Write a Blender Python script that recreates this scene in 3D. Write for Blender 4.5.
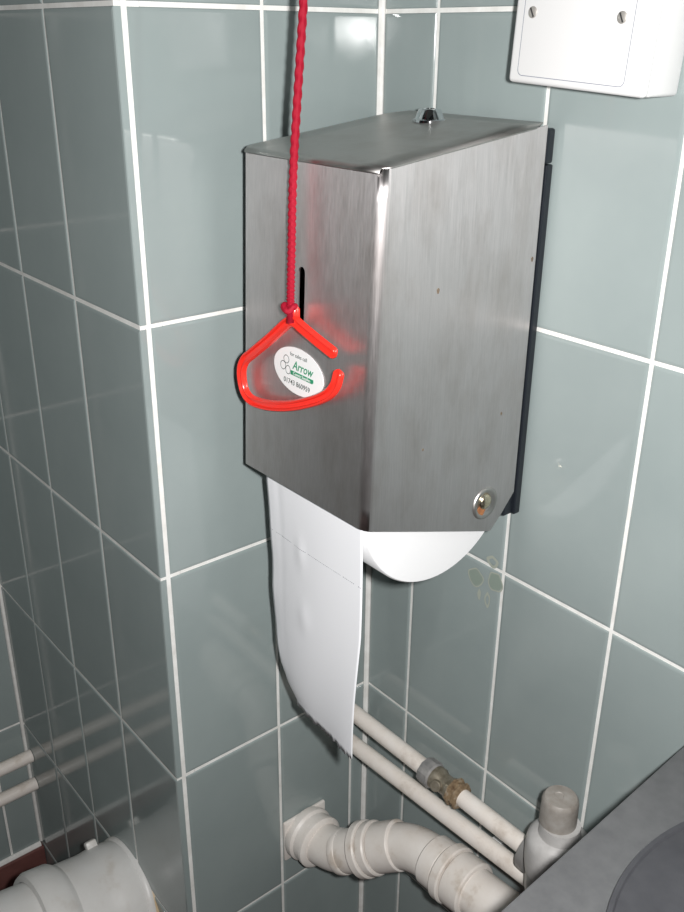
import bpy, bmesh, math, random
from mathutils import Vector, Matrix
random.seed(7)
for o in list(bpy.data.objects): bpy.data.objects.remove(o)
scn = bpy.context.scene
COL = scn.collection

# ---------------------------------------------------------------- camera
CAM = Vector((0.56212, -0.50027, -0.01773))
RGT = Vector((0.63546, 0.77209, 0.00860))
UPV = Vector((-0.32089, 0.25395, 0.91244))
FWD = Vector((-0.70230, 0.58258, -0.40913))
cd = bpy.data.cameras.new('camera')
cd.sensor_fit = 'VERTICAL'; cd.sensor_height = 36.0; cd.sensor_width = 27.0
cd.lens = 932.84 / 912 * 36.0
cd.clip_start = 0.01
cam = bpy.data.objects.new('camera', cd); COL.objects.link(cam)
M = Matrix((RGT, UPV, -FWD)).transposed().to_4x4(); M.translation = CAM
cam.matrix_world = M
scn.camera = cam

# ---------------------------------------------------------------- light
w = bpy.data.worlds.new('world'); scn.world = w; w.use_nodes = True
bg = w.node_tree.nodes['Background']
bg.inputs['Color'].default_value = (0.92, 0.97, 1.0, 1)
bg.inputs['Strength'].default_value = 0.012
fl = bpy.data.lights.new('camera_flash', 'AREA')          # the flash built into the camera that took the picture
fl.shape = 'RECTANGLE'; fl.size = 0.014; fl.size_y = 0.022
fl.energy = 6.9; fl.color = (1.0, 0.985, 0.97)
flo = bpy.data.objects.new('camera_flash', fl); COL.objects.link(flo)
Mf = M.copy(); Mf.translation = CAM + RGT * 0.036 + UPV * 0.012 + FWD * 0.005
flo.matrix_world = Mf

vs = scn.view_settings
vs.view_transform = 'Standard'; vs.look = 'None'; vs.gamma = 1.0; vs.exposure = 0.0
vs.use_curve_mapping = False

# ---------------------------------------------------------------- materials
def new_mat(name, col=(.8, .8, .8), rough=.5, metal=0.0, spec=.5):
    m = bpy.data.materials.new(name); m.use_nodes = True
    b = m.node_tree.nodes['Principled BSDF']
    b.inputs['Base Color'].default_value = (*col, 1)
    b.inputs['Roughness'].default_value = rough
    b.inputs['Metallic'].default_value = metal
    b.inputs['Specular IOR Level'].default_value = spec
    return m
def nd(m, typ, **kw):
    n = m.node_tree.nodes.new(typ)
    for k, v in kw.items(): setattr(n, k, v)
    return n
def lk(m, a, b): m.node_tree.links.new(a, b)
def bs(m): return m.node_tree.nodes['Principled BSDF']
def noise(m, scale, detail=3, rough=.55, stretch=(1, 1, 1), coord='Object'):
    tc = nd(m, 'ShaderNodeTexCoord'); mp = nd(m, 'ShaderNodeMapping'); mp.inputs['Scale'].default_value = stretch
    n = nd(m, 'ShaderNodeTexNoise'); n.inputs['Scale'].default_value = scale; n.inputs['Detail'].default_value = detail
    n.inputs['Roughness'].default_value = rough
    lk(m, tc.outputs[coord], mp.inputs['Vector']); lk(m, mp.outputs['Vector'], n.inputs['Vector'])
    return n.outputs['Fac']
def ramp(m, fac, stops):
    r = nd(m, 'ShaderNodeValToRGB'); e = r.color_ramp.elements
    while len(e) < len(stops): e.new(.5)
    for el, (pos, c) in zip(e, stops): el.position = pos; el.color = (*c, 1) if len(c) == 3 else c
    lk(m, fac, r.inputs['Fac']); return r.outputs['Color']
def mixc(m, fac, a, b, mode='MIX'):
    x = nd(m, 'ShaderNodeMix', data_type='RGBA', blend_type=mode)
    for sock, v in ((x.inputs['Factor'], fac), (x.inputs['A'], a), (x.inputs['B'], b)):
        if hasattr(v, 'is_linked'): lk(m, v, sock)
        elif isinstance(v, tuple): sock.default_value = (*v, 1)
        else: sock.default_value = v
    for i in x.inputs:
        if i.name == 'A' and i.type == 'RGBA' and not i.is_linked and isinstance(a, tuple): i.default_value = (*a, 1)
        if i.name == 'B' and i.type == 'RGBA' and not i.is_linked and isinstance(b, tuple): i.default_value = (*b, 1)
        if i.name == 'A' and i.type == 'RGBA' and hasattr(a, 'is_linked'): lk(m, a, i)
        if i.name == 'B' and i.type == 'RGBA' and hasattr(b, 'is_linked'): lk(m, b, i)
    for o in x.outputs:
        if o.type == 'RGBA': return o
def bump(m, fac, strength, dist):
    b = nd(m, 'ShaderNodeBump'); b.inputs['Strength'].default_value = strength; b.inputs['Distance'].default_value = dist
    lk(m, fac, b.inputs['Height']); lk(m, b.outputs['Normal'], bs(m).inputs['Normal'])
def speckled(name, stops, scale, rough=.5, metal=0.0, detail=4, bumpd=0.0, stretch=(1, 1, 1), spec=.5):
    m = new_mat(name, stops[0][1], rough, metal, spec)
    f = noise(m, scale, detail, .6, stretch)
    lk(m, ramp(m, f, stops), bs(m).inputs['Base Color'])
    if bumpd: bump(m, f, .4, bumpd)
    return m

# glazed grey-green tile: faint mottling, very slight waviness, small per-tile shade shift
m_tile = new_mat('glazed_tile', (.30, .36, .335), .07)
f1 = noise(m_tile, 9, 4, .6, coord='Object')
oi = nd(m_tile, 'ShaderNodeObjectInfo')
ca = ramp(m_tile, f1, [(.3, (.256, .302, .300)), (.7, (.288, .335, .331))])
cb = ramp(m_tile, oi.outputs['Random'], [(0, (.95, .95, .95)), (1, (1.04, 1.04, 1.04))])
lk(m_tile, mixc(m_tile, 1.0, ca, cb, 'MULTIPLY'), bs(m_tile).inputs['Base Color'])
sm = noise(m_tile, 26, 5, .65)
lk(m_tile, ramp(m_tile, sm, [(.35, (.055,) * 3), (.8, (.16,) * 3)]), bs(m_tile).inputs['Roughness'])
bump(m_tile, noise(m_tile, 7, 1), .06, .002)

m_grout = speckled('grout', [(.3, (.70, .69, .66)), (.7, (.86, .86, .84))], 60, .75)
m_plaster = speckled('plaster', [(.3, (.66, .68, .66)), (.7, (.70, .72, .70))], 20, .7)
m_ceiling = speckled('ceiling_paint', [(.3, (.72, .72, .70)), (.7, (.76, .76, .74))], 20, .8)
m_quarry = speckled('red_quarry', [(.3, (.13, .055, .05)), (.7, (.19, .08, .07))], 45, .45)
m_floor = speckled('floor_vinyl', [(.3, (.10, .05, .045)), (.7, (.15, .07, .06))], 60, .5)

# brushed stainless steel, vertical grain
def steel(name, base=(.58, .577, .575), rough=.38, aniso=.75, rot=0.0, grain=(1500, 1500, 40), across=(0, 0, 1)):
    m = new_mat(name, base, rough, 1.0)
    g = noise(m, 1.0, 4, .7, grain)
    st = noise(m, 30, 5, .65, (1, 1, .45))
    gc = ramp(m, g, [(.25, tuple(c * .90 for c in base)), (.75, tuple(min(1, c * 1.08) for c in base))])
    sc = ramp(m, st, [(.28, (.84, .82, .80)), (.55, (1, 1, 1))])
    lk(m, mixc(m, 1.0, gc, sc, 'MULTIPLY'), bs(m).inputs['Base Color'])
    lk(m, ramp(m, g, [(.2, (rough - .06,) * 3), (.8, (rough + .06,) * 3)]), bs(m).inputs['Roughness'])
    bs(m).inputs['Anisotropic'].default_value = aniso
    bs(m).inputs['Anisotropic Rotation'].default_value = rot
    ge = nd(m, 'ShaderNodeNewGeometry'); cr = nd(m, 'ShaderNodeVectorMath', operation='CROSS_PRODUCT')
    cr.inputs[1].default_value = across                      # grain runs along this axis; highlights spread across it
    lk(m, ge.outputs['Normal'], cr.inputs[0]); lk(m, cr.outputs['Vector'], bs(m).inputs['Tangent'])
    return m
m_steel = steel('brushed_steel', base=(.72, .685, .685), rough=.44, aniso=.66)
m_steel_top = steel('brushed_steel_top', base=(.50, .485, .47), rough=.42, aniso=.3, grain=(40, 1500, 1500), across=(1, 0, 0))  # darker base: dim reflection from above put into the steel's colour
m_chrome = new_mat('chrome', (.75, .76, .78), .08, 1.0)
m_rivet = speckled('rivet_metal', [(.3, (.62, .52, .36)), (.7, (.80, .74, .60))], 200, .25, 1.0)
m_rust = speckled('rust', [(.3, (.22, .08, .03)), (.7, (.42, .18, .07))], 300, .8)
m_speck = new_mat('brown_speck', (.16, .12, .085), .6)
m_black = new_mat('black_plastic', (.012, .015, .02), .35)
m_paper = new_mat('tissue_paper', (.86, .87, .90), .95, 0, .1)
bump(m_paper, noise(m_paper, 900, 2), .25, .0004)
m_rollp = new_mat('roll_end_paper', (.80, .80, .81), .95, 0, .1)
bump(m_rollp, noise(m_rollp, 500, 3, .6, (1, 1, 1)), .3, .0004)
m_card = new_mat('roll_core_card', (.35, .27, .19), .9)
m_sticker = new_mat('sticker_paper', (.86, .88, .88), .35)
m_green = new_mat('sticker_green', (.02, .27, .13), .4)
m_ink = new_mat('sticker_ink', (.05, .07, .065), .4)
m_cord = new_mat('cord_red', (.31, .004, .020), .7, 0, .25)
m_red = new_mat('red_plastic', (.86, .035, .022), .22)
m_white = new_mat('white_plastic', (.70, .70, .70), .38)
m_screw = new_mat('screw_metal', (.50, .48, .45), .5, .6)
m_dark = new_mat('dark_gap', (.03, .03, .03), .7)
m_pipe = speckled('painted_pipe', [(.25, (.60, .53, .46)), (.45, (.78, .72, .66)), (.8, (.83, .79, .75))], 55, .4)
m_pvc = speckled('white_waste_plastic', [(.22, (.46, .38, .30)), (.40, (.72, .67, .62)), (.8, (.82, .79, .76))], 32, .42)
m_nut = speckled('old_nut_grey', [(.3, (.17, .17, .17)), (.7, (.32, .31, .30))], 120, .5)
m_brass = speckled('dull_brass', [(.3, (.20, .17, .12)), (.7, (.40, .36, .29))], 140, .4, .6)
m_rusty = speckled('corroded_nut', [(.3, (.10, .06, .03)), (.55, (.24, .17, .10)), (.75, (.42, .38, .32))], 160, .7)
m_capg = speckled('grubby_grey_plastic', [(.3, (.22, .195, .17)), (.6, (.33, .31, .285)), (.8, (.40, .39, .37))], 60, .5)
m_bodyg = speckled('grey_valve_plastic', [(.3, (.38, .37, .36)), (.7, (.52, .51, .50))], 60, .45)
m_darkm = new_mat('dark_metal', (.36, .35, .34), .42, .5)
m_bin = speckled('grey_bin_plastic', [(.3, (.106, .108, .112)), (.7, (.136, .138, .142))], 90, .42, bumpd=.0004)
m_binlid = speckled('dark_bin_flap', [(.3, (.050, .050, .057)), (.7, (.068, .068, .076))], 60, .33)
m_stainl = new_mat('residue_pale', (.36, .385, .33), .5)
m_staing = new_mat('residue_green', (.245, .295, .255), .4)

# ---------------------------------------------------------------- helpers
def mesh_obj(name, bm, mat, parent=None, smooth=False, angle=None):
    bmesh.ops.recalc_face_normals(bm, faces=bm.faces[:])
    me = bpy.data.meshes.new(name); bm.to_mesh(me); bm.free()
    me.materials.append(mat)
    if smooth:
        for p in me.polygons: p.use_smooth = True
        if angle is not None: me.set_sharp_from_angle(angle=math.radians(angle))
    o = bpy.data.objects.new(name, me); COL.objects.link(o)
    if parent: o.parent = parent
    return o
def empty(name, loc=(0, 0, 0), rot=(0, 0, 0)):
    o = bpy.data.objects.new(name, None); COL.objects.link(o); o.empty_display_size = .02
    o.location = loc; o.rotation_euler = rot; return o
def tag(o, label=None, cat=None, group=None, kind=None):
    if label: o['label'] = label
    if cat: o['category'] = cat
    if group: o['group'] = group
    if kind: o['kind'] = kind
    return o
def box_bm(x0, x1, y0, y1, z0, z1, bev=0.0, seg=2):
    bm = bmesh.new()
    v = [bm.verts.new((x, y, z)) for x in (x0, x1) for y in (y0, y1) for z in (z0, z1)]
    for f in ((0, 1, 3, 2), (4, 6, 7, 5), (0, 4, 5, 1), (2, 3, 7, 6), (0, 2, 6, 4), (1, 5, 7, 3)): bm.faces.new([v[i] for i in f])
    if bev: bmesh.ops.bevel(bm, geom=bm.edges[:], offset=bev, segments=seg, profile=.5, affect='EDGES')
    return bm
def frames(path):
    P = [Vector(p) for p in path]; T = []
    for i in range(len(P)):
        a = P[max(i - 1, 0)]; b = P[min(i + 1, len(P) - 1)]; T.append((b - a).normalized())
    n = T[0].orthogonal().normalized(); out = []
    for i, t in enumerate(T):
        if i: n = (n - t * n.dot(t)).normalized()
        out.append((P[i], t, n, t.cross(n)))
    return out
def tube_bm(path, rad, seg=20, cap=True, rfun=None, bm=None):
    bm = bm or bmesh.new(); rings = []
    for i, (p, t, n, b) in enumerate(frames(path)):
        r = rad[i] if isinstance(rad, (list, tuple)) else rad
        rings.append([bm.verts.new(p + (n * math.cos(2 * math.pi * k / seg) + b * math.sin(2 * math.pi * k / seg)) * (rfun(i, k, r) if rfun else r)) for k in range(seg)])
    for a, b in zip(rings, rings[1:]):
        for k in range(seg): bm.faces.new((a[k], a[(k + 1) % seg], b[(k + 1) % seg], b[k]))
    if cap:
        bm.faces.new(rings[0][::-1]); bm.faces.new(rings[-1])
    return bm
def lathe_bm(prof, origin=(0, 0, 0), axis=(0, 0, 1), seg=32, cap=True):
    """prof: (radius, distance along axis)"""
    bm = bmesh.new(); ax = Vector(axis).normalized(); n = ax.orthogonal().normalized(); b = ax.cross(n); o = Vector(origin); rings = []
    for r, h in prof:
        rings.append([bm.verts.new(o + ax * h + (n * math.cos(2 * math.pi * k / seg) + b * math.sin(2 * math.pi * k / seg)) * max(r, 1e-5)) for k in range(seg)])
    for a, c in zip(rings, rings[1:]):
        for k in range(seg): bm.faces.new((a[k], a[(k + 1) % seg], c[(k + 1) % seg], c[k]))
    if cap:
        bm.faces.new(rings[0][::-1]); bm.faces.new(rings[-1])
    return bm
def smooth_path(pts, n=8):
    P = [Vector(p) for p in pts]; P = [P[0] * 2 - P[1]] + P + [P[-1] * 2 - P[-2]]; out = []
    for i in range(1, len(P) - 2):
        a, b, c, d = P[i - 1:i + 3]
        for k in range(n):
            t = k / n
            out.append(.5 * ((2 * b) + (c - a) * t + (2 * a - 5 * b + 4 * c - d) * t * t + (3 * b - a - 3 * c + d) * t ** 3))
    out.append(P[-2]); return out
def round_path(pts, rad, n=8):
    """polyline with circular-ish fillets"""
    P = [Vector(p) for p in pts]; out = [P[0]]
    for a, b, c in zip(P, P[1:], P[2:]):
        d = min(rad, (b - a).length * .49, (c - b).length * .49)
        s = b + (a - b).normalized() * d; e = b + (c - b).normalized() * d
        for k in range(n + 1):
            t = k / n; out.append(s * (1 - t) ** 2 + b * 2 * t * (1 - t) + e * t * t)
    out.append(P[-1]); return out
def flat_poly_bm(pts, thick):
    """closed outline in local XZ, front at y = -thick"""
    bm = bmesh.new(); a = [bm.verts.new((x, -thick, z)) for x, z in pts]; b = [bm.verts.new((x, 0, z)) for x, z in pts]
    bm.faces.new(a); bm.faces.new(b[::-1]); n = len(pts)
    for k in range(n): bm.faces.new((a[k], b[k], b[(k + 1) % n], a[(k + 1) % n]))
    return bm
def ellipse(a, b, n=48, cx=0, cz=0): return [(cx + a * math.cos(2 * math.pi * k / n), cz + b * math.sin(2 * math.pi * k / n)) for k in range(n)]

# ---------------------------------------------------------------- the tiled walls
H = 0.2; W = 0.1007; GAP = 0.0030; TH = 0.006
_tile_cache = {}
def tile_mesh(wd, ht, th=TH):
    key = (round(wd, 4), round(ht, 4), th)
    if key in _tile_cache: return _tile_cache[key]
    bm = bmesh.new(); rings = []
    for ins, d in ((0, th), (0, .0009), (.0006, .0003), (.0022, 0.0)):
        rings.append([bm.verts.new((sx * (wd / 2 - ins), d, sz * (ht / 2 - ins))) for sx, sz in ((-1, -1), (1, -1), (1, 1), (-1, 1))])
    for a, b in zip(rings, rings[1:]):
        for k in range(4): bm.faces.new((a[k], a[(k + 1) % 4], b[(k + 1) % 4], b[k]))
    bm.faces.new(rings[-1]); bmesh.ops.recalc_face_normals(bm, faces=bm.faces[:])
    if bm.faces[len(bm.faces) - 1].normal.y > 0: bmesh.ops.reverse_faces(bm, faces=bm.faces[:])
    me = bpy.data.meshes.new('tile'); bm.to_mesh(me); bm.free(); me.materials.append(m_tile)
    _tile_cache[key] = me; return me
def put_tile(parent, u0, u1, z0, z1, plane, axis, th=TH):
    """axis 'y': wall facing -y at y=plane, u is x;  axis 'x': wall facing +x at x=plane, u is y"""
    o = bpy.data.objects.new('tile', tile_mesh(u1 - u0, z1 - z0, th)); COL.objects.link(o)
    u = (u0 + u1) / 2; z = (z0 + z1) / 2; j = lambda s: random.gauss(0, s)
    if axis == 'y':
        o.location = (u, plane, z); o.rotation_euler = (j(.0012), 0, j(.0012))
    else:
        o.location = (plane, u, z); o.rotation_euler = (j(.0012), 0, math.pi / 2 + j(.0012))
    o.parent = parent; return o
ZB, ZT = -1.0, 0.6
rows = [(z, z + H) for z in [ZB + H * i for i in range(8)]]
def courses(parent, cols, plane, axis, th=TH, special=None):
    for (z0, z1) in rows:
        cc = special(z0) if special and special(z0) else cols
        for a, b in cc: put_tile(parent, a + GAP / 2, b - GAP / 2, z0 + GAP / 2, z1 - GAP / 2, plane, axis, th)
def struct(name, bm, mat, label=None):
    o = mesh_obj(name, bm, mat); o['kind'] = 'structure'
    if label: o['label'] = label
    return o

wr = struct('wall_right', box_bm(-.02, 1.10, .0013, .06, ZB, ZT), m_grout)
CX = 0.0572
cols = [(0.0015, CX)] + [(CX + W * i, CX + W * (i + 1)) for i in range(10)]
courses(wr, cols, 0.0, 'y')
wm = struct('wall_middle', box_bm(-.04, -.0013, -.196, .0013, ZB, ZT), m_grout)
mc = [(-.2066, -.1059), (-.1059, -.0012)]
courses(wm, mc, 0.0, 'x', special=lambda z: [(-.2066, -.1059), (-.1059, -.0185), (-.0185, -.0012)] if -.81 < z < -.79 else None)
wd_ = struct('wall_recess', box_bm(-.46, -.0010, -.2136, -.1965, -1.10, ZT), m_grout)
dc = [(-.1021, .0013)] + [(-.1021 - W * (i + 1), -.1021 - W * i) for i in range(3)]
dc[-1] = (-.4019, dc[-1][1])
courses(wd_, dc, -.2145, 'y', th=.0054)
for a, b in dc: put_tile(wd_, a + GAP / 2, b - GAP / 2, -1.10, ZB - GAP / 2, -.2145, 'y', .0054)
wl = struct('wall_left', box_bm(-.46, -.4032, -1.55, -.2165, ZB, ZT), m_grout)
lc = [(-.2546, -.2155)] + [(-.2546 - W * (i + 1), -.2546 - W * i) for i in range(12)]
courses(wl, lc, -.4019, 'x')
# plaster above the tiling, ceiling, floor and skirting
FZ = -1.10; CZ = 1.30
struct('wall_upper_right', box_bm(-.02, 1.10, .002, .06, ZT, CZ), m_plaster)
struct('wall_upper_middle', box_bm(-.46, -.002, -.2125, .06, ZT, CZ), m_plaster)
struct('wall_upper_left', box_bm(-.50, -.404, -1.55, -.2125, ZT, CZ), m_plaster)
struct('ceiling', box_bm(-.50, 1.10, -1.55, .06, CZ, CZ + .04), m_ceiling)
struct('floor', box_bm(-.50, 1.10, -1.55, .06, FZ - .04, FZ), m_floor)
struct('baseboard_left', box_bm(-.46, -.394, -1.55, -.2148, FZ, ZB - .002, .0015), m_quarry)
struct('baseboard_middle', box_bm(-.04, .012, -.189, .0, FZ, ZB - .002, .003), m_quarry)
struct('baseboard_right', box_bm(.0125, 1.10, -.012, .06, FZ, ZB - .002, .003), m_quarry)
struct('trim_1', tube_bm([(-.4005, -1.54, -1.0005), (-.4005, -.2175, -1.0005)], .0042, 8), m_grout)   # white sealant bead along the skirting top
# cream sealant beads in the inner corners
struct('trim_2', tube_bm([(.0008, -.0008, ZB + .001), (.0008, -.0008, ZT)], .0030, 8), m_grout)
struct('trim_3', tube_bm([(-.4012, -.2152, ZB + .004), (-.4012, -.2152, ZT)], .0028, 8), m_grout)

# ---------------------------------------------------------------- paper dispenser
disp = tag(empty('paper_dispenser', (.099, -.001, -.34)), 'brushed stainless steel toilet paper dispenser mounted on the tiled wall', 'dispenser')
DI = Vector((-.099, .001, .34))
def dpart(name, bm, mat, smooth=False, angle=None, parent=None):
    """geometry given in world coordinates, stored relative to its parent's origin"""
    base = Vector((0, 0, 0)); q = parent
    q = parent or disp
    org = Vector((0, 0, 0))
    while q: org += q.location; q = q.parent
    bmesh.ops.translate(bm, verts=bm.verts[:], vec=-org)
    return mesh_obj(name, bm, mat, parent or disp, smooth, angle)
XL, XR = .030, .168; YB = -.0085
def ztop(y): return -.0648 + .125 * y
def zbot(y):
    if y > -.030: return -.3475 + (y + .030) / .0215 * .0255
    return -.3055 - (y + .155) * .336
def yfront(z): return -.146 - (-.0865 - z) * .0406
YF = -.146; RC = .0062
prof = [(XL, YB), (XL, -.020), (XL, -.030), (XL, -.036)] + [(XL, -.05 - .0115 * i) for i in range(8)]
for k in range(7):
    a = math.pi / 2 * k / 6; prof.append((XL + RC - RC * math.cos(a), YF + RC - RC * math.sin(a)))
for i in range(1, 12): prof.append((XL + RC + (XR - XL - 2 * RC) * i / 12, YF))
for k in range(7):
    a = math.pi / 2 * k / 6; prof.append((XR - RC + RC * math.sin(a), YF + RC - RC * math.cos(a)))
prof += [(XR, -.05 - .0115 * i) for i in range(7, -1, -1)] + [(XR, -.036), (XR, -.030), (XR, -.020), (XR, YB)]
bm = bmesh.new(); colsv = []; NZ = 14
for x, y in prof:
    c = []
    s0 = (y - YB) / (YF - YB)
    zt = ztop(y) - (.0034 if (y < YF + .002 and XL + .0025 < x < XR - .0025) else .0006)
    yb = YB + s0 * (yfront(-.308) - YB)
    zb = zbot(yb)
    for k in range(NZ + 1):
        z = zt + (zb - zt) * k / NZ
        c.append(bm.verts.new((x, YB + s0 * (yfront(z) - YB), z)))
    colsv.append(c)
for a, b in zip(colsv, colsv[1:]):
    for k in range(NZ): bm.faces.new((a[k], b[k], b[k + 1], a[k + 1]))
cover = dpart('cover', bm, m_steel, True, 40)
md = cover.modifiers.new('thickness', 'SOLIDIFY'); md.thickness = .0011; md.offset = -1 
# the narrow refill window is a real slot cut through the front
cut = mesh_obj('cutter', flat_poly_bm([(.0970 + .0034 * math.cos(math.pi * k / 8), -.1525 + .0034 * math.sin(math.pi * k / 8)) for k in range(9)] +
               [(.0970 + .0034 * math.cos(math.pi + math.pi * k / 8), -.1815 + .0034 * math.sin(math.pi + math.pi * k / 8)) for k in range(9)], .05), m_black)
cut.location = (0, -.125, 0)
bo = cover.modifiers.new('slot', 'BOOLEAN'); bo.operation = 'DIFFERENCE'; bo.object = cut; bo.solver = 'EXACT'
bpy.context.view_layer.update()
me = bpy.data.meshes.new_from_object(cover.evaluated_get(bpy.context.evaluated_depsgraph_get()))
cover.modifiers.clear(); cover.data = me; cover.data.name = 'cover'
me.materials.clear(); me.materials.append(m_steel)
bpy.data.objects.remove(cut)
for p in me.polygons:
    if abs(p.normal.y) > .985 or abs(p.normal.x) > .99: p.use_smooth = False
# top panel, rolled over the front edge
bm = bmesh.new(); strip = []
yy = [(-.0045 - .0155 * i, None) for i in range(9)]
pts = [(y, ztop(y)) for y, _ in yy] + [(-.1385, ztop(-.1385)), (-.1427, ztop(-.1427))]
for k in range(1, 8):
    a = math.pi / 2 * k / 7; pts.append((-.1430 - .0034 * math.sin(a), ztop(-.1430) - .0034 * (1 - math.cos(a))))
for i, (y, z) in enumerate(pts):
    over = .0006 if y > -.1400 else (-.0010 if y > -.1429 else -.0032)
    xr = XR + over; xl = XL - over
    if i == 0: xr -= .008; xl += .008
    strip.append([bm.verts.new((xl + (xr - xl) * k / 6, y, z)) for k in range(7)])
for a, b in zip(strip, strip[1:]):
    for k in range(6): bm.faces.new((a[k], a[k + 1], b[k + 1], b[k]))
topp = dpart('top_panel', bm, m_steel_top, True, 50)
md = topp.modifiers.new('thickness', 'SOLIDIFY'); md.thickness = .0010; md.offset = -1
# black plastic back plate with hinge block
dpart('back_plate', box_bm(XL + .004, .1688, -.0066, -.0004, -.3415, -.0905, .0010), m_black)
dpart('back_frame', box_bm(.1628, .1662, -.0150, -.0060, -.3410, -.0905, .0006), m_black)
dpart('hinge_block', box_bm(XL + .004, .1684, -.0080, -.0004, -.0900, -.0685, .0016), m_black)
# chrome lock on the top
lz = ztop(-.028)
lk_o = dpart('lock', lathe_bm([(.0118, -.001), (.0118, .0005), (.0100, .0010), (.0078, .0066), (.0070, .0073), (.0050, .0075), (.0048, .0060)], (.0818, -.0275, lz), (0, .0, 1), 28), m_chrome, True, 30)
dpart('keyhole', box_bm(.0808, .0828, -.0300, -.0250, lz + .0056, lz + .0064), m_dark, parent=lk_o)
# pressed rivet low on the side
rv = dpart('rivet_boss', lathe_bm([(.0128, -.0008), (.0122, .0009), (.0108, .0017), (.0090, .0010), (.0070, -.0002), (.0010, -.0004)], (XR, -.0400, -.3215), (1, 0, 0), 30), m_steel_top, True, 60)
dpart('rivet_head', lathe_bm([(.0062, .0), (.0060, .0016), (.0045, .0030), (.0022, .0037), (.0002, .0039)], (XR, -.0408, -.3195), (1, 0, 0), 24), m_rivet, True, 60, parent=rv)
bm = flat_poly_bm([(.0042 * math.cos(a) * (1 + .15 * math.sin(3 * a)), .0046 * math.sin(a) * (1 + .12 * math.cos(4 * a))) for a in [2 * math.pi * k / 20 for k in range(20)]], .0004)
bmesh.ops.rotate(bm, verts=bm.verts[:], matrix=Matrix.Rotation(math.pi / 2, 3, 'Z'))
bmesh.ops.translate(bm, verts=bm.verts[:], vec=Vector((XR + .0006, -.0438, -.3258)))
tag(dpart('rust_spot', bm, m_rust, parent=rv), 'orange rust spot below the rivet head')

# small brown specks on the side and front
for sy, sz_, a in ((-.0985, -.158, .0011), (-.030, -.255, .0008), (-.012, -.150, .0010), (-.105, -.262, .0006)):
    bm = flat_poly_bm([(a * math.cos(t) * (1 + .2 * math.sin(3 * t)), 1.7 * a * math.sin(t)) for t in [2 * math.pi * k / 12 for k in range(12)]], .0002)
    bmesh.ops.rotate(bm, verts=bm.verts[:], matrix=Matrix.Rotation(math.pi / 2, 3, 'Z')); bmesh.ops.translate(bm, verts=bm.verts[:], vec=Vector((XR, sy, sz_)))
    dpart('stain_speck', bm, m_speck)

# oval sticker with its print
SZ = -.2182
stk = empty('sticker_holder')
TILT = math.atan(.0406)
def on_front(name, bm, mat, off, parent, sc=.92):
    """bm in sticker plane XZ (origin sticker centre), placed on the leaning front face"""
    Rm = Matrix.Rotation(-TILT, 4, 'X'); Rz = Matrix.Rotation(math.radians(1.5), 4, 'Y')
    bm.transform(Matrix.Translation((.0962, yfront(SZ) - off, SZ)) @ Rm @ Rz @ Matrix.Scale(sc, 4))
    return dpart(name, bm, mat, parent=parent)
bpy.data.objects.remove(stk)
bm = flat_poly_bm(ellipse(.0268, .0158, 56), .0003)
sticker = tag(on_front('sticker', bm, m_sticker, .0003, disp, 1.0), 'white oval sticker with green band and phone number')
def text_bm(body, size, x, z, shear=0.0, thick=0.0, bold=0.0, xs=1.0):
    cu = bpy.data.curves.new('t', 'FONT'); cu.body = body; cu.size = size; cu.shear = shear; cu.align_x = 'CENTER'; cu.align_y = 'CENTER'
    cu.extrude = .00005; cu.offset = bold; cu.resolution_u = 3
    ob = bpy.data.objects.new('t', cu); COL.objects.link(ob)
    bpy.context.view_layer.update()
    me = bpy.data.meshes.new_from_object(ob.evaluated_get(bpy.context.evaluated_depsgraph_get()))
    bm = bmesh.new(); bm.from_mesh(me); bpy.data.objects.remove(ob); bpy.data.curves.remove(cu); bpy.data.meshes.remove(me)
    bm.transform(Matrix.Translation((x, -.0001, z)) @ Matrix.Rotation(math.pi / 2, 4, 'X') @ Matrix.Scale(xs, 4, (1, 0, 0)))
    return bm
on_front('lettering', text_bm('for sales call', .0040, .0000, .0112), m_ink, .0006, sticker)
on_front('lettering', text_bm('Arrow', .0092, .0050, .0036, .25, bold=.00010, xs=.92), m_green, .0006, sticker)
bm = flat_poly_bm([(-.0085, -.0040), (.0170, -.0040), (.0180, -.0030), (.0180, -.0008), (-.0085, -.0008)], .0002)
on_front('green_band', bm, m_green, .0006, sticker)
on_front('lettering', text_bm('County Supplies', .0031, .0048, -.0023), m_sticker, .0009, sticker)
on_front('lettering', text_bm('01743 860959', .0054, -.0010, -.0098, bold=.00003), m_ink, .0006, sticker)
# three outlined shapes of the emblem
bm = bmesh.new()
for cx, cz, a, b in ((-.0142, .0058, .0034, .0032), (-.0178, .0004, .0034, .0034), (-.0118, -.0016, .0030, .0034)):
    outer = ellipse(a, b, 18, cx, cz); inner = ellipse(a * .84, b * .84, 18, cx, cz)
    A = [bm.verts.new((x, -.0001, z)) for x, z in outer]; B = [bm.verts.new((x, -.0001, z)) for x, z in inner]
    for k in range(18): bm.faces.new((A[k], A[(k + 1) % 18], B[(k + 1) % 18], B[k]))
on_front('emblem', bm, m_ink, .0006, sticker)

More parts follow.
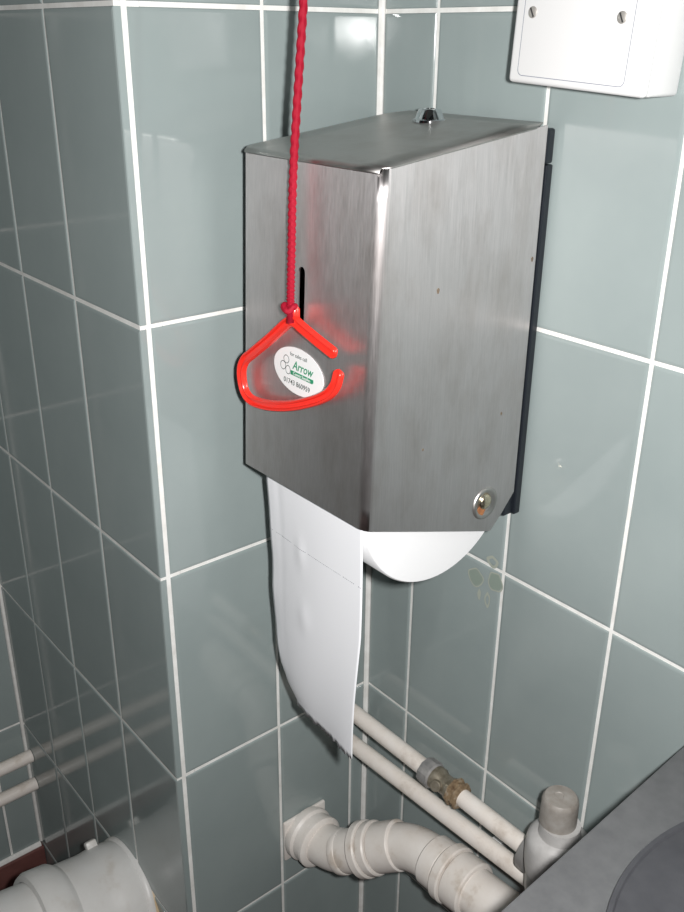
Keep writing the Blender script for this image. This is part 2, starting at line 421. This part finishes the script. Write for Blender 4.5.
# ---------------------------------------------------------------- toilet roll with hanging sheet
RY, RZ, RR = -.0782, -.3010, .0708
roll = tag(empty('toilet_roll', (.110, RY, RZ)), 'white toilet roll in the dispenser with a long torn sheet hanging down', 'toilet roll')
RX0, RX1 = .062, .1615
def rpart(name, bm, mat, smooth=True, angle=40, parent=None):
    bmesh.ops.translate(bm, verts=bm.verts[:], vec=-Vector((.110, RY, RZ))); return mesh_obj(name, bm, mat, parent or roll, smooth, angle)
rpart('roll', lathe_bm([(.019, 0), (.060, 0), (RR - .001, .0003), (RR, .0015), (RR, RX1 - RX0 - .0015), (RR - .001, RX1 - RX0 - .0003), (.060, RX1 - RX0), (.019, RX1 - RX0), (.019, 0)], (RX0, RY, RZ), (1, 0, 0), 72, cap=False), m_rollp)
rpart('cardboard_core', lathe_bm([(.0188, .0005), (.0188, RX1 - RX0 - .0005), (.0176, RX1 - RX0 - .0005), (.0176, .0005), (.0188, .0005)], (RX0, RY, RZ), (1, 0, 0), 36, cap=False), m_card)
dpart('spindle', lathe_bm([(.0080, 0), (.0080, XR - XL - .006)], (XL + .003, RY, RZ + .006), (1, 0, 0), 20), m_black, True, 40)
# sheet: leaves the front of the roll, drops, curls slightly; torn jagged lower edge
left = [(z, x - .003) for z, x in [(-.2900, .0610), (-.3125, .0560), (-.34, .0575), (-.3781, .0588), (-.405, .0592), (-.4309, .0612), (-.455, .0650), (-.4745, .0690), (-.490, .0770), (-.5005, .0890)]]
right = [(-.2900, .1575), (-.3089, .1610), (-.3946, .1620), (-.449, .1585), (-.5035, .1560)]
def interp(tab, z):
    if z >= tab[0][0]: return tab[0][1]
    for (z0, x0), (z1, x1) in zip(tab, tab[1:]):
        if z <= z0 and z >= z1: return x0 + (x1 - x0) * (z0 - z) / (z0 - z1)
    return tab[-1][1]
NU, NV = 44, 40
def sheet_pt(u, v, jag=0.0):
    z = -.292 + (-.2130 + .0015 * u + jag) * v
    x = interp(left, z) + (interp(right, z) - interp(left, z)) * u
    y = RY - RR - .0008
    y += .0022 * math.sin(v * 5.0 + u * 1.2) * v + .0009 * math.sin(u * 7 + v * 4) * v
    y += .006 * max(0, v - .55) ** 2 * 4 * (1 - u)
    y += .0004 * math.exp(-((u - .13) / .03) ** 2) * (1 - v)                       # soft vertical crease near the left edge
    y -= .0009 * math.exp(-(((u - .36) / .05) ** 2 + ((v - .31) / .05) ** 2)) + .0008 * math.exp(-(((u - .40) / .06) ** 2 + ((v - .56) / .05) ** 2))
    y -= .0007 * math.sin(v * 26) * math.exp(-u / .05) * v                         # wavy left edge
    c = (1 - u) ** 2.2 * min(1, v * 1.6)                                           # left edge curls back
    return Vector((x - .0085 * c, y + .0062 * c, z - .002 * c))
bm = bmesh.new(); grid = []
for j in range(NV + 1):
    grid.append([bm.verts.new(sheet_pt(i / NU, j / NV, random.uniform(-.0016, .0016) if j == NV else 0)) for i in range(NU + 1)])
for a, b in zip(grid, grid[1:]):
    for k in range(NU): bm.faces.new((a[k], a[k + 1], b[k + 1], b[k]))
sheet = rpart('hanging_sheet', bm, m_paper, True, None)
md = sheet.modifiers.new('ply', 'SOLIDIFY'); md.thickness = .0003; md.offset = 0
# perforation: grey dashes across the sheet, painted as the shade in small slits
bm = bmesh.new()
for k in range(1, 60):
    u = k / 60; p0 = sheet_pt(u - .0055, .292); p1 = sheet_pt(u + .0055, .292)
    if random.random() < .12: continue
    off = Vector((0, -.00028, 0)); hh = Vector((0, 0, random.uniform(.00016, .00036)))
    bm.faces.new([bm.verts.new(q) for q in (p0 + off - hh, p1 + off - hh, p1 + off + hh, p0 + off + hh)])
m_perf = new_mat('perforation_shadow', (.42, .43, .46), .95, 0, .1)
pf = rpart('perforation', bm, m_perf, False, None, roll); pf['kind'] = 'stuff'
pf.parent = sheet; pf.matrix_parent_inverse = Matrix.Identity(4)

# ---------------------------------------------------------------- emergency pull cord with handle
pc = tag(empty('pull_cord', (.0963, -.1575, -.25)), 'red braided emergency pull cord with open triangular plastic handle over the dispenser', 'pull cord')
PO = Vector((.0963, -.1575, -.25))
def ppart(name, bm, mat, smooth=True, angle=50, parent=None):
    bmesh.ops.translate(bm, verts=bm.verts[:], vec=-PO); return mesh_obj(name, bm, mat, parent or pc, smooth, angle)
cpts = [(.1020, -.1618, -.1822), (.1003, -.1604, -.172), (.0972, -.1568, -.14), (.0964, -.1536, -.0865), (.0966, -.1455, .0), (.0985, -.1230, .25), (.1040, -.0300, CZ)]
base = smooth_path(cpts[:5], 72) + [Vector(cpts[4]).lerp(Vector(cpts[5]), k / 90) for k in range(1, 91)]
base2 = [Vector(cpts[5]).lerp(Vector(cpts[6]), k / 30) for k in range(1, 31)]
def braid(i, k, r):
    t = abs((k % 6) - 3); return r * (1.0 + .12 * math.sin(i * 1.05 + t * 1.15) * (1 if k < 6 else -1))
bm = tube_bm(base + base2, .00245, 12, True, braid)
ppart('cord', bm, m_cord, False)
ppart('ceiling_rose', lathe_bm([(.030, -.001), (.030, -.014), (.026, -.020), (.004, -.022)], (.104, -.030, CZ), (0, 0, 1), 28), m_white, True, 40)
# knot
kp = [Vector((.0995 + .0042 * math.cos(t) * .8, -.1605 + .0034 * math.sin(t), -.1730 + .0013 * math.sin(2 * t + .6))) for t in [2 * math.pi * k / 28 for k in range(30)]]
ppart('knot', tube_bm(kp, .0021, 10, True, braid), m_cord, False)
# handle: swept channel section in a plane just off the front face
hp_l = [(.0985, -.1815), (.0905, -.1862), (.0700, -.2015), (.0480, -.2170), (.0405, -.2225), (.0355, -.2300), (.0350, -.2390), (.0385, -.2475), (.0470, -.2512), (.0623, -.2500), (.0800, -.2460), (.0972, -.2405), (.1130, -.2340), (.1272, -.2272), (.1375, -.2205), (.1440, -.2130), (.1470, -.2050)]
hp_r = [(.0975, -.1812), (.1030, -.1822), (.1110, -.1848), (.1270, -.1893), (.1415, -.1930)]
sect = [(-.0036, -.0012), (-.0036, .0014), (-.0029, .0024), (-.0019, .0024), (-.0012, .0004), (.0012, .0004), (.0019, .0024), (.0029, .0024), (.0036, .0014), (.0036, -.0012), (.0026, -.0022), (-.0026, -.0022)]
YH = -.1588
def sweep(bm, pts):
    P = smooth_path([((x - .0968) * .955 + .0968 + .0022, 0, (z + .2150) * .985 - .2150 + .0012) for x, z in pts], 7); rings = []
    fr = frames(P)
    ext = [(0, .35, -.0032), (0, .8, -.0018)]
    seq = [(i, 1.0, 0.0) for i in range(len(P))] + [(len(P) - 1, .82, .0014), (len(P) - 1, .4, .0024)]
    for i, sc, along in seq:
        p, t, _, _ = fr[i]; side = Vector((-t.z, 0, t.x))
        rings.append([bm.verts.new(p + t * along + side * (a * sc) + Vector((0, YH - b * sc, 0))) for a, b in sect])
    for a, b in zip(rings, rings[1:]):
        n = len(sect)
        for k in range(n): bm.faces.new((a[k], a[(k + 1) % n], b[(k + 1) % n], b[k]))
    bm.faces.new(rings[0][::-1]); bm.faces.new(rings[-1])
bm = bmesh.new(); sweep(bm, hp_l); hd = ppart('handle', bm, m_red, True, 38)
bm = bmesh.new(); sweep(bm, hp_r); ppart('handle_arm', bm, m_red, True, 38, hd)
bm = tube_bm([(.1000, YH + .001, -.1830), (.1008, YH + .001, -.1780), (.1014, YH + .001, -.1735), (.1014, YH + .001, -.1712)], [.0040, .0036, .0032, .0016], 14); ppart('handle_eye', bm, m_red, True, 38, hd)

# ---------------------------------------------------------------- white electrical box
eb = tag(empty('electrical_box', (.2030, -.0002, .0010), (0, math.radians(3.0), 0)), 'white plastic electrical box with blank cover plate and two screws', 'electrical box')
mesh_obj('back_box', box_bm(-.0462, .0500, -.0285, -.0002, -.0446, .0440, .0022, 3), m_white, eb, True, 40)
plate = mesh_obj('cover_plate', box_bm(-.0466, .0503, -.0340, -.0280, -.0448, .0440, .0028, 4), m_white, eb, True, 40)
bm = bmesh.new()
def rr(hw, hh, r, n=5):
    out = []
    for sx, sz, a0 in ((1, 1, 0), (-1, 1, 90), (-1, -1, 180), (1, -1, 270)):
        for k in range(n + 1):
            a = math.radians(a0 + 90 * k / n); out.append((sx * (hw - r) + r * math.cos(a), sz * (hh - r) + r * math.sin(a)))
    return out
A = [bm.verts.new((x - .0012, -.03406, z - .0030)) for x, z in rr(.0382, .0375, .0035)]; B = [bm.verts.new((x - .0012, -.03406, z - .0030)) for x, z in rr(.0378, .0371, .0032)]
for k in range(len(A)): bm.faces.new((A[k], A[(k + 1) % len(A)], B[(k + 1) % len(A)], B[k]))
m_line = new_mat('panel_gap', (.20, .22, .28), .6)
mesh_obj('panel_gap', bm, m_line, plate)
for sx in (-.0328, .0290):
    s = mesh_obj('screw', lathe_bm([(.0032, -.0002), (.0032, .0003), (.0026, .0007), (.0006, .0008)], (sx, -.0340, -.0060), (0, -1, 0), 20), m_screw, eb, True, 40)
    bm = box_bm(-.0027, .0027, -.0351, -.0346, -.0004, .0004); bm.transform(Matrix.Translation((sx, 0, -.0060)) @ Matrix.Rotation(math.radians(60), 4, 'Y')); mesh_obj('screw_slot', bm, m_dark, s)

# ---------------------------------------------------------------- supply pipes along the right wall
def thing_parts(name, org, label, cat, group=None):
    o = tag(empty(name, org), label, cat, group); O = Vector(org)
    def add(pn, bm, mat, smooth=True, angle=40, parent=None):
        bmesh.ops.translate(bm, verts=bm.verts[:], vec=-O); return mesh_obj(pn, bm, mat, parent or o, smooth, angle)
    return o, add
PY = -.0300
up, add = thing_parts('water_pipe', (.12, PY, -.61), 'upper white painted water pipe with brass isolating valve along the tiled wall', 'pipe', 'supply pipes on the right wall')
uz = lambda x: -.6120 + .012 * x
add('pipe', tube_bm([(.0, PY, uz(0)), (.122, PY, uz(.122))], .0078, 20), m_pipe)
add('pipe', tube_bm([(.158, PY, uz(.158)), (.236, PY, uz(.236))], .0078, 20), m_pipe)
def hexnut(x0, x1, r, z, seg=6, ch=.0015): return lathe_bm([(r * .86, 0), (r, ch), (r, x1 - x0 - ch), (r * .86, x1 - x0)], (x0, PY, z), (1, 0, 0), seg)
n1 = add('compression_nut', lathe_bm([(.0100, 0), (.0122, .0012), (.0126, .012), (.0112, .0135)], (.1150, PY, uz(.11)), (1, 0, 0), 10), m_nut, True, 30)
vb = add('valve_body', lathe_bm([(.0105, 0), (.0108, .006), (.0090, .009), (.0090, .016), (.0105, .019), (.0105, .022)], (.1280, PY, uz(.125)), (1, 0, 0), 24), m_brass)
add('slotted_spindle', lathe_bm([(.0050, 0), (.0050, .0035), (.0043, .0042), (.0002, .0043)], (.1380, PY - .0085, uz(.13) + .0025), (.35, -1, .45), 18), m_brass, parent=vb)
add('compression_nut', lathe_bm([(.0100, 0), (.0128, .0014), (.0128, .0040), (.0112, .0050), (.0112, .0075), (.0124, .0085), (.0120, .011), (.0095, .012)], (.1490, PY, uz(.145)), (1, 0, 0), 8), m_rusty, True, 30)
lo, add = thing_parts('water_pipe', (.12, PY, -.645), 'lower plain white painted water pipe running beneath the valve pipe', 'pipe', 'supply pipes on the right wall')
lz_ = lambda x: -.6500 + .060 * x
add('pipe', tube_bm(round_path([(.0, PY - .001, lz_(0)), (.262, PY - .001, lz_(.262)), (.262, PY - .001, -.6265)], .012, 6), .0080, 20), m_pipe)
# small white clip between the pipes
cl, add = thing_parts('pipe_clip', (.186, -.006, -.660), 'small white plastic pipe clip behind the two water pipes', 'clip')
add('backing', box_bm(.181, .191, -.012, -.0002, -.668, -.652, .001), m_white)
add('clip_screw', lathe_bm([(.0030, 0), (.0030, .0008), (.0005, .0016)], (.186, -.012, -.658), (0, -1, 0), 14), m_screw)

# grey valve with its cap at the end of the upper pipe
vl, add = thing_parts('water_valve', (.262, -.034, -.60), 'grubby grey plastic capped valve at the end of the upper water pipe', 'valve')
VX, VY = .2612, -.0370
cp = add('cap', lathe_bm([(.0140, 0), (.0139, .010), (.0137, .0196), (.0132, .0222), (.0118, .0238), (.0060, .0243), (.0001, .0244)], (VX, VY, -.5525), (0, 0, 1), 30), m_capg)
add('cap_ring', lathe_bm([(.0042, 0), (.0046, .0006), (.0036, .0007), (.0030, .0001)], (VX - .001, VY - .001, -.5282), (0, 0, 1), 16), m_capg, parent=cp)
bd = add('body', lathe_bm([(.0170, -.024), (.0230, -.020), (.0242, -.010), (.0242, .006), (.0232, .011), (.0200, .0150), (.0160, .0170), (.0148, .0265)], (VX + .003, VY, -.5790), (0, 0, 1), 34), m_bodyg)
add('lug', box_bm(VX + .012, VX + .032, VY - .007, VY + .012, -.581, -.565, .004, 3), m_bodyg, parent=bd)
add('lower_body', lathe_bm([(.0130, -.022), (.0190, -.018), (.0196, -.004), (.0180, 0)], (VX, VY, -.6035), (0, 0, 1), 30), m_darkm)
add('inlet_nut', lathe_bm([(.0120, 0), (.0165, .0016), (.0170, .0090), (.0130, .0110)], (.2315, PY, uz(.23)), (1, 0, 0), 24), m_darkm)
add('inlet_collar', lathe_bm([(.0125, 0), (.0125, .012)], (.2435, PY, uz(.24)), (1, 0, 0), 24), m_nut)

# ---------------------------------------------------------------- waste pipe
wp, add = thing_parts('waste_pipe', (.12, -.055, -.71), 'white plastic waste pipe with elbows and collars below the water pipes', 'pipe')
A0 = Vector((-.002, -.0800, -.7420)); A1 = Vector((.045, -.0770, -.7390)); A2 = Vector((.118, -.0440, -.6890)); A3 = Vector((.300, -.0410, -.6720))
PR = .0205
full = round_path([A0, A1, A2, A3], .024, 10)
def seg_along(a, b, t0, t1): return [a.lerp(b, t0), a.lerp(b, t1)]
def ring(a, b, t0, t1, r, name, mat=m_pvc, lip=.0012):
    P = a.lerp(b, t0); Q = a.lerp(b, t1); L = (Q - P).length
    return add(name, lathe_bm([(PR, 0), (r - lip, .0004), (r, lip + .0006), (r, L - lip - .0006), (r - lip, L - .0004), (PR, L)], P, Q - P, 34), mat)
add('pipe', tube_bm(full[:-1] + [Vector((.285, -.0412, -.6735))] + [Vector((.300, -.0412, -.680)), Vector((.305, -.0412, -.700)), Vector((.305, -.0412, FZ))], PR, 30), m_pvc)
fb = box_bm(-.0, .0040, -.1055, -.0545, -.7665, -.7175, .0018); add('wall_flange', fb, m_pvc)
add('wall_collar', lathe_bm([(.0265, 0), (.0272, .002), (.0272, .0080), (.0250, .0105), (.0250, .0180), (.0262, .0190), (.0262, .0225), (.0235, .0250), (PR, .0252)], (.0035, -.0800, -.7420), (A1 - A0), 34), m_pvc)
ring(A1, A2, .08, .17, .0213, 'elbow_socket', lip=.0004)
ring(A1, A2, .36, .47, .0262, 'coupling_nut')
ring(A1, A2, .47, .58, .0248, 'coupling_nut')
ring(A1, A2, .58, .86, .0228, 'elbow_socket')
ring(A2, A3, .14, .24, .0232, 'elbow_socket')
ring(A2, A3, .24, .30, .0262, 'coupling_nut')
ring(A2, A3, .30, .42, .0245, 'coupling_sleeve')

# ---------------------------------------------------------------- left: small pipes and the soil pipe
for z, nm in ((-.8420, 'upper of two thin white pipes on the left wall entering the boxing'), (-.8870, 'lower of two thin white pipes on the left wall entering the boxing')):
    o, add = thing_parts('water_pipe', (-.386, -.5, z), nm, 'pipe', 'thin pipes on the left wall')
    add('pipe', tube_bm([(-.386, -1.50, z), (-.386, -.2150, z)], .0082, 16), m_pipe)
    add('wall_bracket', lathe_bm([(.0104, 0), (.0104, .008)], (-.386, -.62, z), (0, 1, 0), 16), m_white)
    add('bracket_foot', box_bm(-.4010, -.393, -.620, -.612, z - .006, z + .006), m_white)
so, add = thing_parts('soil_pipe', (-.115, -.4, -.815), 'large white plastic soil pipe with a ridged collar entering the dark tiled face', 'pipe')
S0 = Vector((-.1180, -.2150, -.8430)); SD = (S0 - Vector((-.1200, -.4000, -.8130))).normalized()
m_soil = speckled('soil_pipe_plastic', [(.25, (.52, .48, .43)), (.45, (.66, .65, .63)), (.8, (.72, .72, .71))], 26, .4)
m_yellow = speckled('yellowed_plastic', [(.3, (.50, .36, .20)), (.7, (.64, .54, .40))], 40, .45)
def soil(name, prof, mat=m_soil, seg=48): return add(name, lathe_bm(prof, S0, SD, seg, cap=False), mat)
soil('pipe', [(.0001, -1.10), (.0540, -1.10), (.0540, -.003)])
soil('socket_ring', [(.0545, -.108), (.0600, -.107), (.0625, -.103), (.0628, -.082), (.0600, -.077), (.0585, -.074)])
soil('socket', [(.0585, -.076), (.0590, -.050), (.0595, -.044), (.0610, -.036), (.0620, -.030), (.0620, -.016), (.0610, -.012)])
soil('wall_collar', [(.0612, -.013), (.0635, -.0105), (.0640, -.007), (.0635, -.006)])
soil('wall_seal', [(.0630, -.0075), (.0640, -.006), (.0640, -.0010), (.0560, -.0008)], m_yellow)
lug = box_bm(-.005, .005, -.006, .006, .0600, .0690, .0022); lug.transform(Matrix.Translation(S0 - SD * .024) @ Matrix.Rotation(math.radians(-38), 4, 'Y')); add('lug', lug, m_soil)
add('support_leg', box_bm(-.185, -.161, -.92, -.88, FZ, -.815), m_soil)

# ---------------------------------------------------------------- grey bin beside the valve
BN = empty('sanitary_bin', (.3366, -.026, FZ), (0, 0, math.radians(2.95)))
tag(BN, 'grey plastic bin with a dark oval flap in its lid, beside the grey valve', 'bin')
BH = -.438 - FZ
mesh_obj('bin_body', box_bm(.006, .190, -.232, .0, .0, BH - .012, .010, 3), m_bin, BN, True, 40)
lid = box_bm(.0, .196, -.240, .0115, BH - .014, BH, .0018, 2)
lid_o = mesh_obj('lid', lid, m_bin, BN, True, 30)
def oval_ring(a0, b0, z0, a1, b1, z1, bm, n=64, c=(.0880, -.093)):
    A = [bm.verts.new((c[0] + a0 * math.cos(2 * math.pi * k / n), c[1] + b0 * math.sin(2 * math.pi * k / n), z0)) for k in range(n)]
    B = [bm.verts.new((c[0] + a1 * math.cos(2 * math.pi * k / n), c[1] + b1 * math.sin(2 * math.pi * k / n), z1)) for k in range(n)]
    for k in range(n): bm.faces.new((A[k], A[(k + 1) % n], B[(k + 1) % n], B[k]))
    return B
bm = bmesh.new(); oval_ring(.0600, .0920, BH - .0005, .0590, .0910, BH + .0015, bm); oval_ring(.0590, .0910, BH + .0015, .0565, .0885, BH + .0016, bm); oval_ring(.0565, .0885, BH + .0016, .0555, .0875, BH + .0002, bm)
mesh_obj('flap_rim', bm, m_binlid, lid_o, True, 30)
bm = bmesh.new(); Bv = oval_ring(.0556, .0876, BH + .0002, .0520, .0840, BH + .0006, bm); bm.faces.new(Bv)
mesh_obj('flap', bm, m_binlid, lid_o, True, 30)

# ---------------------------------------------------------------- old adhesive marks on the tiles under the dispenser
bm = bmesh.new()
def blot(bm, cx, cz, a, b, inner, y):
    n = 22; ph = random.random() * 6
    f = lambda t, s: (cx + a * s * math.cos(t) * (1 + .10 * math.sin(3 * t + ph)), y, cz + b * s * math.sin(t) * (1 + .10 * math.cos(4 * t + ph)))
    A = [bm.verts.new(f(2 * math.pi * k / n, 1)) for k in range(n)]
    if inner:
        B = [bm.verts.new(f(2 * math.pi * k / n, inner)) for k in range(n)]
        for k in range(n): bm.faces.new((A[k], A[(k + 1) % n], B[(k + 1) % n], B[k]))
    else: bm.faces.new(A)
blot(bm, .1310, -.4165, .0085, .0082, .86, -.0004); blot(bm, .1515, -.4110, .0078, .0090, .86, -.0004)
blot(bm, .1472, -.3945, .0062, .0050, .55, -.0004); blot(bm, .1360, -.4300, .0018, .0050, 0, -.0004); blot(bm, .1450, -.4310, .0030, .0070, .6, -.0004)
rs = tag(mesh_obj('adhesive_mark', bm, m_stainl), 'patch of old flower-shaped adhesive marks on the tile under the dispenser', 'stain')
bm = bmesh.new(); blot(bm, .1310, -.4165, .0074, .0070, 0, -.0003); blot(bm, .1515, -.4110, .0068, .0078, 0, -.0003)
mesh_obj('glue_film', bm, m_staing, rs)
